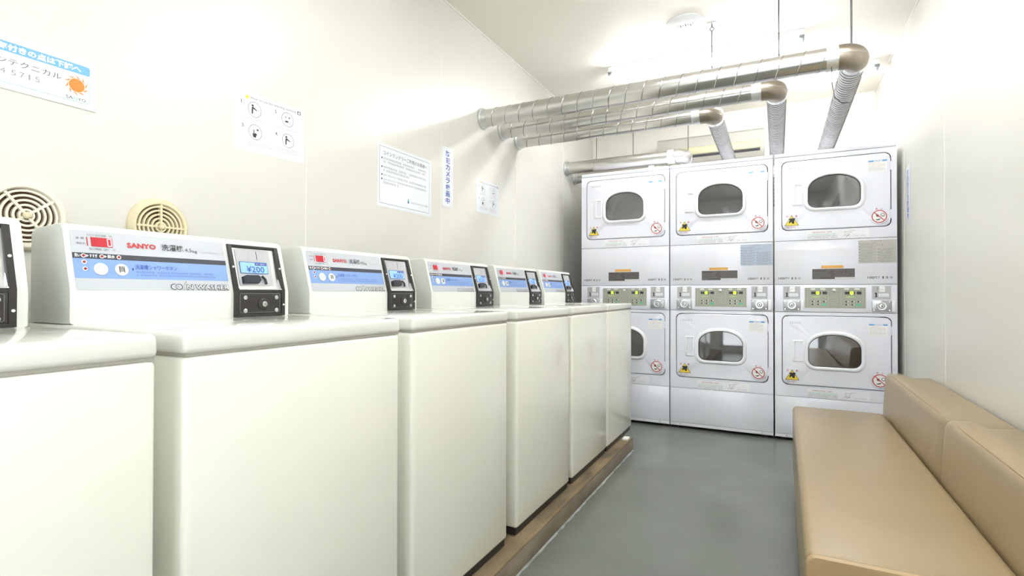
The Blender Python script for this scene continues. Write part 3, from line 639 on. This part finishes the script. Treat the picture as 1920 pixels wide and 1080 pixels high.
# ================================================================== exhaust ducts
def flange(b, X, Y, Z, R, m):
    b.disc_axis((X, Y, Z), (1, 0, 0), [(0.0, R * 1.24), (.004, R * 1.26), (.012, R * 1.22), (.016, R * 1.06), (.035, R * 1.05), (.042, R * 1.02)], m, 32)
def bend(c, a0, a1, r, z, n=10):   # quarter circle in plan
    return [(c[0] + r * math.cos(math.radians(a0 + (a1 - a0) * k / n)), c[1] + r * math.sin(math.radians(a0 + (a1 - a0) * k / n)), z) for k in range(n + 1)]
def duct(y, z, xt, label, R=.052, smooth_pipe=False, flex_to=4.775, drop=1.72):
    r = empty('exhaust_duct', (WL, y, z), label, 'duct', 'metal exhaust ducts from the dryers to the left wall')
    X = lambda v: v - WL
    b = MB(); xe = xt
    b.tube([(.002 + (X(xe) - .002) * k / 20, 0, 0) for k in range(21)], R, M_DUCT, 32)
    if not smooth_pipe:
        p = .092; turns = (X(xe) - .06) / p; n_ = int(turns * 24); path = []
        for k in range(n_ + 1):
            q = 2 * PI * k / 24; path.append((.05 + p * k / 24, R * math.cos(q), -R * math.sin(q)))
        b.tube(path, .0026, M_DUCT, 6); b.tube([(q[0] + .0034, q[1] * 1.003, q[2] * 1.003) for q in path], .0007, M_SEAMD, 4)
    else:
        for q in (.5, 1.0): b.disc_axis((X(xe) * q * .6, 0, 0), (1, 0, 0), [(0, R), (0.0, R + .0015), (.006, R + .0015), (.006, R)], M_DUCT, 32)
    b.build('spiral_pipe' if not smooth_pipe else 'straight_pipe', r, smooth=40)
    b = MB(); flange(b, .0005, 0, 0, R, M_STEEL); b.build('wall_flange', r)
    MB().tube([(X(xe) - .012, 0, 0), (X(xe) + .046, 0, 0)], R + .0028, M_TAPE if not smooth_pipe else mat('white_tape', (.88, .88, .88), .4), 40).build('joint_tape', r, smooth=60)
    rb = .062; cx = X(xe) + .046; 
    pth = [(cx - .01, 0, 0)] + [(cx + rb * math.sin(math.radians(a)), rb - rb * math.cos(math.radians(a)), 0) for a in range(0, 91, 9)]
    b = MB().tube(pth, R + .004, M_ELBOW if not smooth_pipe else M_DUCT, 32)
    for sgn in (1,):
        seam = [(cx + (rb + R + .004) * math.sin(math.radians(a)), rb - (rb + R + .004) * math.cos(math.radians(a)), 0) for a in range(0, 91, 6)]
        b.tube(seam, .0022, M_SEAM, 6)
    b.build('elbow', r, smooth=50)
    # flexible hose running back over the dryers and down behind them
    fx = cx + rb; ye = flex_to - y; zb = drop - z
    MB().tube([(fx, rb - .002, 0), (fx, rb + .035, -.001)], R + .006, M_CHROME, 32).build('hose_clamp', r, smooth=50)
    pts = []; L1 = ye - rb - .06
    for k in range(40):
        t = k / 39; pts.append(Vector((fx, rb + .03 + (L1 - .03) * t, -.012 * math.sin(PI * t))))
    rb2 = .06
    for a in range(6, 91, 7): pts.append(Vector((fx, rb + L1 + rb2 * math.sin(math.radians(a)), -rb2 + rb2 * math.cos(math.radians(a)))))
    yl = pts[-1].y
    for k in range(1, 10): pts.append(Vector((fx, yl, -rb2 + (zb + rb2) * k / 9)))
    # resample finely for corrugation
    D = [0]
    for a, c in zip(pts, pts[1:]): D.append(D[-1] + (c - a).length)
    step = .0105 / 4; out = []; j = 0; s_ = 0
    while s_ < D[-1]:
        while D[j + 1] < s_: j += 1
        t = (s_ - D[j]) / (D[j + 1] - D[j]); out.append(pts[j].lerp(pts[j + 1], t)); s_ += .0045
    # spiral wire ribs
    b = MB().tube(out[::5], R * .95, M_FLEX, 24)
    wire = []; up = None; pitch = .030; acc = 0; prev = out[0]
    for k, p in enumerate(out):
        tdir = (out[min(k + 1, len(out) - 1)] - out[max(k - 1, 0)]).normalized()
        sx = Vector((1, 0, 0)); n2 = tdir.cross(sx)
        acc += (p - prev).length; prev = p; q = 2 * PI * acc / pitch
        wire.append(p + (sx * math.cos(q) + n2 * math.sin(q)) * R * .965)
    # denser wire samples
    dense = []; acc = 0
    for k in range(len(out) - 1):
        for e in range(4):
            p = out[k].lerp(out[k + 1], e / 4); tdir = (out[k + 1] - out[k]).normalized(); sx = Vector((1, 0, 0)); n2 = tdir.cross(sx)
            q = 2 * PI * acc / pitch; dense.append(p + (sx * math.cos(q) + n2 * math.sin(q)) * R * .965); acc += (out[k + 1] - out[k]).length / 4
    b.tube(dense, .0017, M_WIRE, 4); b.build('flexible_hose', r, smooth=60)
    return r
D1 = duct(2.832, 2.098, .215, 'large spiral metal duct nearest the camera, topmost of the ducts below the ceiling', .0525)
duct(3.092, 2.092, -.112, 'spiral metal duct second of the three parallel ones, between the nearest and third', .0505)
duct(3.336, 2.088, -.452, 'spiral metal duct third of the three parallel ones, lowest in view', .0495)
duct(4.285, 2.094, -.768, 'smooth silver duct lying above the left dryer, with white tape near its elbow', .051, True)
duct(4.50, 2.050, -.96, 'short silver duct tucked low behind the smooth one above the left dryer', .047, True)

# hanger rods
def rod(x, y, ztop, zbot, label, thick=.0035, hook=True):
    r = empty('hanger_rod', (x, y, zbot), label, 'rod', 'metal rods holding the ducts from the ceiling')
    h = ztop - zbot
    MB().tube([(0, 0, 0), (0, 0, h - (.07 if hook else .004))], thick, M_ROD, 10).build('rod', r)
    b = MB().box(-.028, .028, -.012, .012, h - .004, h - .0005, M_STEEL, .001)
    if hook:
        b.tube([(0, 0, h - .028), (0, 0, h - .004)], .004, M_ROD, 8)
        for zz, rr_ in ((h - .038, .011), (h - .060, .011)):
            b.tube([(rr_ * math.cos(q) if zz > h - .05 else 0, rr_ * math.cos(q) if zz <= h - .05 else 0, zz + rr_ * math.sin(q)) for q in [2 * PI * k / 14 for k in range(15)]], .0028, M_ROD, 6)
    b.build('ceiling_bracket', r)
    return r
rod(.303, 2.832, CEIL, 2.147, 'thick plain rod from the ceiling to the elbow end of the nearest duct', .0045, False)
rod(.008, 3.092, CEIL, 2.140, 'dark rod with ring hook dropping to the second duct, right of the round ceiling disc')
rod(-.350, 3.336, CEIL, 2.135, 'dark rod with ring hook below the round ceiling disc, holding the third duct')
rod(-1.372, 4.285, CEIL, 2.143, 'thin rod above the left end of the smooth duct over the left dryer', .0032, False)
rod(-1.060, 4.285, CEIL, 2.143, 'thin rod above the middle of the smooth duct over the left dryer', .0032, False)
rod(-.632, 4.330, CEIL, 2.143, 'thin rod above the elbow of the smooth duct over the left dryer', .0032, False)
_w = (MB().tube([(.222, 2.80, 2.050), (.226, 2.832, 2.040), (.24, 3.0, 2.0385), (.270, 3.22, 2.040), (.31, 3.30, 2.030), (.345, 3.32, 2.035)], .0018, M_ROD, 6).build('support_wire', D1, (-WL, -2.832, -2.098)))

# ================================================================== ceiling things
def batten(x0, x1, y, label, tubes=(-.032, .032)):
    r = empty('ceiling_light', ((x0 + x1) / 2, y, CEIL), label, 'ceiling light', 'fluorescent battens on the ceiling')
    h = (x1 - x0) / 2
    MB().box(-h, h, -.045, .045, -.045, -.0005, M_FIX, .004).build('housing', r)
    for s in (-1, 1):
        MB().box(s * h - .030 * (s > 0), s * h + .030 * (s < 0), -.052, .052, -.060, -.040, M_FIXG, .003).build('end_cap', r)
        for yy in tubes:
            MB().box(s * (h - .018) - .009, s * (h - .018) + .009, yy - .011, yy + .011, -.098, -.058, M_FIX, .003).build('lamp_holder', r)
    for yy in tubes:
        MB().tube([(-h + .028, yy, -.083), (h - .028, yy, -.083)], .0145, M_TUBE, 14).build('tube', r)
    return r
batten(-1.085, .150, 3.70, 'twin-tube fluorescent light on the ceiling above the dryer side, behind the nearest duct')
batten(-.62, .615, 2.15, 'twin-tube fluorescent light overhead, next one toward the camera')
batten(-.62, .615, .45, 'twin-tube fluorescent light almost directly above the camera')
batten(-.02, .63, 4.40, 'added fluorescent light on the ceiling above the dryers, behind the hoses', (0.0,))  # short batten added to brighten the far end
r = empty('ceiling_diffuser', (-.49, 3.265, CEIL), 'round white disc cover on the ceiling left of the hooked rod', 'ceiling vent')
MB().disc_axis((0, 0, 0), (0, 0, -1), [(.0005, .112), (.006, .112), (.010, .106), (.011, .085), (.014, .080), (.014, .040)], M_FIX, 48).build('cover', r)
b = MB()
for k in range(7): b.box(-.045 + k * .014, -.040 + k * .014, -.012 + (k % 3) * .006, .006 + (k % 2) * .008, -.0165, -.0138, M_ROD if k % 2 else I_LGREY)
b.build('detector_slots', r, smooth=0)

# ================================================================== air conditioner on the back wall
r = empty('air_conditioner', (-.54, WF, 2.15), 'cream wall air conditioner on the back wall above the middle dryer', 'air conditioner')
b = MB(); pf = [(-.001, 0.0), (-.13, 0.0), (-.175, .018), (-.195, .055), (-.200, .10), (-.195, .235), (-.180, .25), (-.001, .25)]
b.loft([[(-.44, p[0], p[1]) for p in pf], [(.44, p[0], p[1]) for p in pf]], M_ACG, cap0=True, cap1=True); b.build('casing', r)
MB().box(-.41, .41, -.206, -.196, .085, .150, M_AC, .003).build('louvre_panel', r)
MB().box(-.40, .41, -.2005, -.190, .060, .080, M_DARK).build('air_slot', r, smooth=0)

# ================================================================== round vents on the left wall
def vent(y, z, R, rot, m, label):
    r = empty('wall_vent', (WL, y, z), label, 'vent', 'round grille vents low on the left wall')
    MB().disc_axis((0, 0, 0), (1, 0, 0), [(.0005, R), (.006, R), (.014, R * .97), (.020, R * .90), (.020, R * .80), (.012, R * .76), (.0075, R * .75)], m, 48).build('rim', r)
    MB().disc_axis((0, 0, 0), (1, 0, 0), [(.0076, R * .755), (.0086, R * .755)], M_VENTIN, 40).build('dark_back', r)
    b = MB(); t = R * .030
    for k in range(5):
        rad = R * (.16 + .135 * k); n_ = 40
        rg = lambda rr_, xx: [(xx, rr_ * math.cos(2 * PI * j / n_), rr_ * math.sin(2 * PI * j / n_)) for j in range(n_)]
        b.loft([rg(rad - t, .010), rg(rad - t, .019), rg(rad + t, .019), rg(rad + t, .010)], m, closed=True)
    for k in range(4):
        q = math.radians(rot + 90 * k); e = Vector((0, math.cos(q), math.sin(q))); s = Vector((0, -math.sin(q), math.cos(q))) * R * .035
        A = e * R * .05; B = e * R * .78
        vs = [A - s, B - s, B + s, A + s]; vs = [v + Vector((.010, 0, 0)) for v in vs] + [v + Vector((.0205, 0, 0)) for v in vs]
        b.add(vs, [(0, 1, 2, 3), (4, 7, 6, 5), (0, 4, 5, 1), (1, 5, 6, 2), (2, 6, 7, 3), (3, 7, 4, 0)], m)
    b.build('grille', r, smooth=30)
    MB().disc_axis((0, 0, 0), (1, 0, 0), [(.010, R * .11), (.024, R * .10), (.027, R * .06)], M_VENT, 20).build('centre_knob', r)
vent(.600, 1.196, .086, 38, M_VENTW, 'round whitish wall vent nearest the camera, behind the nearest washer console')
vent(.912, 1.203, .085, 0, M_VENT, 'round yellowed wall vent behind the second washer console')

# ================================================================== notices on the walls
def sticker(name, loc, d, label, cat, group=None):
    o = d.build(name, None, loc, smooth=0); return tag(o, label, cat, group)
U, V3 = (0, 1, 0), (0, 0, 1)
# service sign with blue header (goes past the left edge)
r = empty('service_sign', (WL, .38, 1.496), 'white service sign with blue header strip and orange sun, high on the left wall', 'sign')
d = Dec((.0006, 0, 0), U, V3); d.plate(0, 0, .373, .132, M_ACRYL, .0025, .004); d.build('backing_plate', r, smooth=0)
d = Dec((.0032, 0, 0), U, V3); d.plate(.006, .015, .355, .114, M_PAPER, .0005, .006)
d.rect(.006, .090, .355, .1135, I_SKY, .0008, .005); d.frame(.006, .015, .355, .114, .0007, I_SKY, .0010, .006)
d.text('お気付きの点は下記へ', .150, .0930, .336, .1105, I_WHITE, .0012, .045)
d.text('ンテクニカル', .168, .0605, .293, .0755, I_GREY, .0008, 0); [d.text(ch, u_, .0365, u_ + w_, .0495, I_LGREY, .0008) for ch, u_, w_ in (('4', .1735, .0095), ('5', .1935, .009), ('7', .2095, .009), ('1', .2265, .0035), ('5', .2395, .009))]
cu, cv = .326, .0575; d.disc(cu, cv, .0175, I_ORANGE, .0008, 32)
for k in range(10):
    a = 2 * PI * k / 10; pts = [(cu + rr_ * math.cos(a + da), cv + rr_ * math.sin(a + da)) for rr_, da in ((.0192, -.22), (.0192, .24), (.0285, .46))]
    d.poly(pts, I_ORANGE, .0008)
d.text('SA', .3025, .0185, .3185, .0265, I_GREY, .0008, .01); d.text('N', .3195, .0185, .327, .0265, I_TEAL, .0008, .01); d.text('YO', .328, .0185, .3465, .0265, I_GREY, .0008, .01)
d.build('printed_face', r, smooth=0)

def howto():
    d = Dec((.0005, 0, 0), U, V3); d.plate(0, 0, .297, .208, M_PAPERB, .0004)
    d.text('How to use the washing machine', .068, .1845, .262, .1955, I_GREY, .0007); d.disc(.055, .190, .007, I_YEL, .0007, 14); d.rect(.268, .184, .284, .197, I_GREY, .0007); d.disc(.276, .190, .0045, M_PAPER, .001, 10)
    for t, u, v in (('1.', .030, .163), ('2.', .166, .163), ('3.', .030, .082), ('4.', .166, .082)): d.text(t, u, v, u + .012, v + .013, I_GREY, .0007, .01)
    for (u, v) in ((.083, .152), (.222, .152), (.083, .073), (.222, .073)): d.ring(u, v, .0268, .0015, I_GREY, .0007, 36)
    def man(u, v):
        d.disc(u - .008, v + .013, .0042, I_BLACK, .0007, 12); d.poly([(u - .013, v - .016), (u - .008, v - .016), (u - .006, v + .002), (u + .007, v - .003), (u + .008, v), (u - .006, v + .009), (u - .012, v + .007)][::1], I_BLACK, .0007)
    man(.083, .152); man(.222, .073)
    for (u, v) in ((.096, .148), (.235, .069)):
        d.ring(u, v - .002, .0075, .0008, I_LGREY, .0007, 14); d.micro(u - .006, v + .003, u + .008, .004, I_LGREY, .0007, seed=3)
    d.rect(.211, .141, .224, .147, I_BLACK, .0007); d.frame(.226, .139, .234, .148, .0008, I_GREY, .0007); d.disc(.214, .160, .0035, I_LGREY, .0007, 10); d.disc(.230, .160, .0035, I_GREY, .0007, 10); d.ring(.222, .152, .018, .0006, I_LGREY, .0007)
    d.poly([(.074, .055), (.083, .053), (.089, .066), (.085, .070), (.079, .068), (.078, .082), (.0755, .082), (.075, .066), (.070, .069)][::1], I_BLACK, .0007); d.rect(.088, .079, .096, .086, I_GREY, .0007); d.ring(.077, .084, .006, .0007, I_LGREY, .0007, 14)
    for k in range(2): d.micro(.042, .120 - k * .006, .118, .0030, I_GREY, .0007, seed=100 + k); d.micro(.168, .118 - k * .006, .272, .0030, I_GREY if k else I_PINK, .0007, seed=104 + k)
    for k in range(4): d.micro(.042, .038 - k * .006, (.140, .135, .150, .075)[k], .0030, I_PINK if k < 1 else I_GREY, .0007, seed=110 + k)
    for k in range(6): d.micro(.168, .038 - k * .0055, (.272, .25, .268, .26, .272, .19)[k], .0028, I_GREY if k < 3 else I_PINK, .0007, seed=120 + k)
    return d
p1 = sticker('instruction_poster', (WL, 1.157, 1.500), howto(), 'white poster with four numbered circle drawings above the second and third washers', 'poster', 'washing machine how-to posters')
p1.rotation_euler = (math.radians(2.2), 0, 0)
p2 = p1.copy(); COL.objects.link(p2); p2.location = (WL, 2.762, 1.507); p2.rotation_euler = (math.radians(.8), 0, 0)
p2['label'] = 'smaller-looking four-circle poster at the far right of the left wall notices, below the ducts'
# framed house-rules notice
r = empty('rules_notice', (WL, 1.870, 1.412), 'large white notice with black border line and rows of text on the left wall', 'notice')
d = Dec((.0005, 0, 0), U, V3); d.plate(0, 0, .422, .298, M_PAPERB, .0006); d.build('sheet', r, smooth=0)
d = Dec((.0012, 0, 0), U, V3); d.frame(.014, .016, .405, .284, .0016, I_GREY, .0003)
d.text('コインランドリーご利用のお客様へ', .042, .245, .385, .266, I_BLACK, .0003)
rows = [(.224, 'コ'), (.2085, ''), (.183, 'コ'), (.1675, ''), (.146, 'コ'), (.126, 'コ'), (.1105, '')]
ends = [.385, .375, .38, .24, .385, .385, .16]
for (v, f), e in zip(rows, ends):
    if f: d.disc(.031, v + .005, .0042, I_BLACK, .0003, 10)
    if v in (.146, .126): d.text('コインランドリー', .042, v, .140, v + .0095, I_GREY, .0003); d.micro(.144, v, e, .0095, I_GREY, .0003, seed=int(v * 1e4))
    else: d.micro(.042, v, e, .0095, I_GREY, .0003, seed=int(v * 1e4))
d.poly([(.222, .050), (.230, .044), (.234, .053), (.228, .068), (.222, .058)], I_TEAL, .0003); d.disc(.228, .048, .0055, I_NAVY, .0004, 12)
d.text('ホテルマイステイズ', .252, .0445, .352, .0555, I_GREY, .0003); d.micro(.358, .0445, .392, .010, I_GREY, .0003, seed=77)
d.build('printed_text', r, smooth=0)
def camsign():
    d = Dec((.0005, 0, 0), U, V3); d.plate(0, 0, .108, .336, M_PAPERB, .0006, .003)
    cs = '防犯カメラ録画中'
    for k, c in enumerate(cs):
        v = .318 - (k + 1) * .0375; d.text(c, .034, v + .002, .074, v + .0345, I_BLUE, .001, .018)
    return d
c1 = sticker('camera_notice', (WL, 2.395, 1.488), camsign(), 'narrow vertical white strip with blue writing on the left wall beside the bordered notice', 'notice', 'vertical strips about the security camera')
c2 = c1.copy(); COL.objects.link(c2); c2.location = (WR, 3.945, 1.440); c2.rotation_euler = (0, 0, PI)
c2['label'] = 'narrow vertical white strip with blue writing on the right wall just past the right dryer'

# ================================================================== bench
bz = .40; ang = math.radians(-.45)
r = empty('bench', (.055, 1.41, 0), 'long tan vinyl bench with low backrest against the right wall', 'bench')
BL = 1.83; BD = .412
def cushion(x0, x1, y0, y1, z0, z1, m, bev, crown=0.0, name='c', ny=24, nx=8, bulge_y=()):
    b = MB().box(x0, x1, y0, y1, z0, z1, m, bev, 4)
    return b
# seat
b = cushion(0, BD, 0.006, BL, .10, bz, M_VINYL, .022)
seat = b.build('seat_cushion', r, smooth=60)
MB().box(.03, BD - .01, .03, BL - .03, .0, .101, mat('bench_base_dark', (.10, .07, .05), .6)).build('bench_base', r, smooth=0)
# near end panel with piping
pf = [(p[0], 0, p[1]) for p in rrect(.001, .101, BD - .001, bz - .001, .024, 6)]
pf2 = [(p[0], -.004, p[1]) for p in rrect(.004, .104, BD - .004, bz - .004, .022, 6)]
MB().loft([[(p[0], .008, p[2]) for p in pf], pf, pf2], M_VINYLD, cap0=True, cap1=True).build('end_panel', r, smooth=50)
pth = [(p[0], .001, p[1]) for p in rrect(.0025, .103, BD - .0025, bz - .0025, .024, 6)]; pth.append(pth[0])
MB().tube(pth, .0016, M_SEAMV, 6, caps=False).build('end_piping', r)
# backrest: two cushions with a sloping, gently swollen top
X0 = BD + .003; X1 = WR - .055 - .023
def back_cushion(y0, y1, name):
    n_ = 28; rings = []
    L_ = y1 - y0
    for k in range(n_ + 1):
        t = k / n_; y = y0 + L_ * t
        e = min(t, 1 - t) * L_; q = min(e / .03, 1.0); rd = math.sqrt(max(1 - (1 - q) ** 2, 0)); ins = .0035 * (1 - rd)
        ft = .594 - ins        # height of the front arris
        wob = .004 * math.sin(t * 9 + y0 * 5)
        bt = .584 - ins
        pr = [(X0 + ins, .30 + ins), (X0 + ins, .40), (X0 + ins + .004, .47), (X0 + ins + .012, ft - .026), (X0 + ins + .018, ft - .008), (X0 + ins + .030, ft), (X0 + .075 + wob, ft + .003), (X0 + .12, bt - .006), (X1 - .02, bt), (X1 - ins, bt - .010), (X1 - ins, .30 + ins)]
        rings.append([(p[0], y, p[1]) for p in pr])
    b = MB().loft(rings, M_VINYL, cap0=True, cap1=True)
    # raised seam along the top, curving down at the ends
    sm = []
    for k in range(40):
        t = k / 39; y = y0 + .012 + (L_ - .024) * t; e = min(t, 1 - t) * L_; s = min(e / .14, 1); s = s * s * (3 - 2 * s)
        sm.append((X0 + .019 + .012 * (1 - s) + .006 * s, y, .5885 + .0035 * s))
    b.tube(sm, .0018, M_SEAMV, 5)
    return b.build(name, r, smooth=50)
split = 2.205 - 1.41
back_cushion(split + .0015, BL + .09, 'backrest_cushion'); back_cushion(-.02, split - .0015, 'backrest_cushion')
r.rotation_euler = (0, 0, ang)
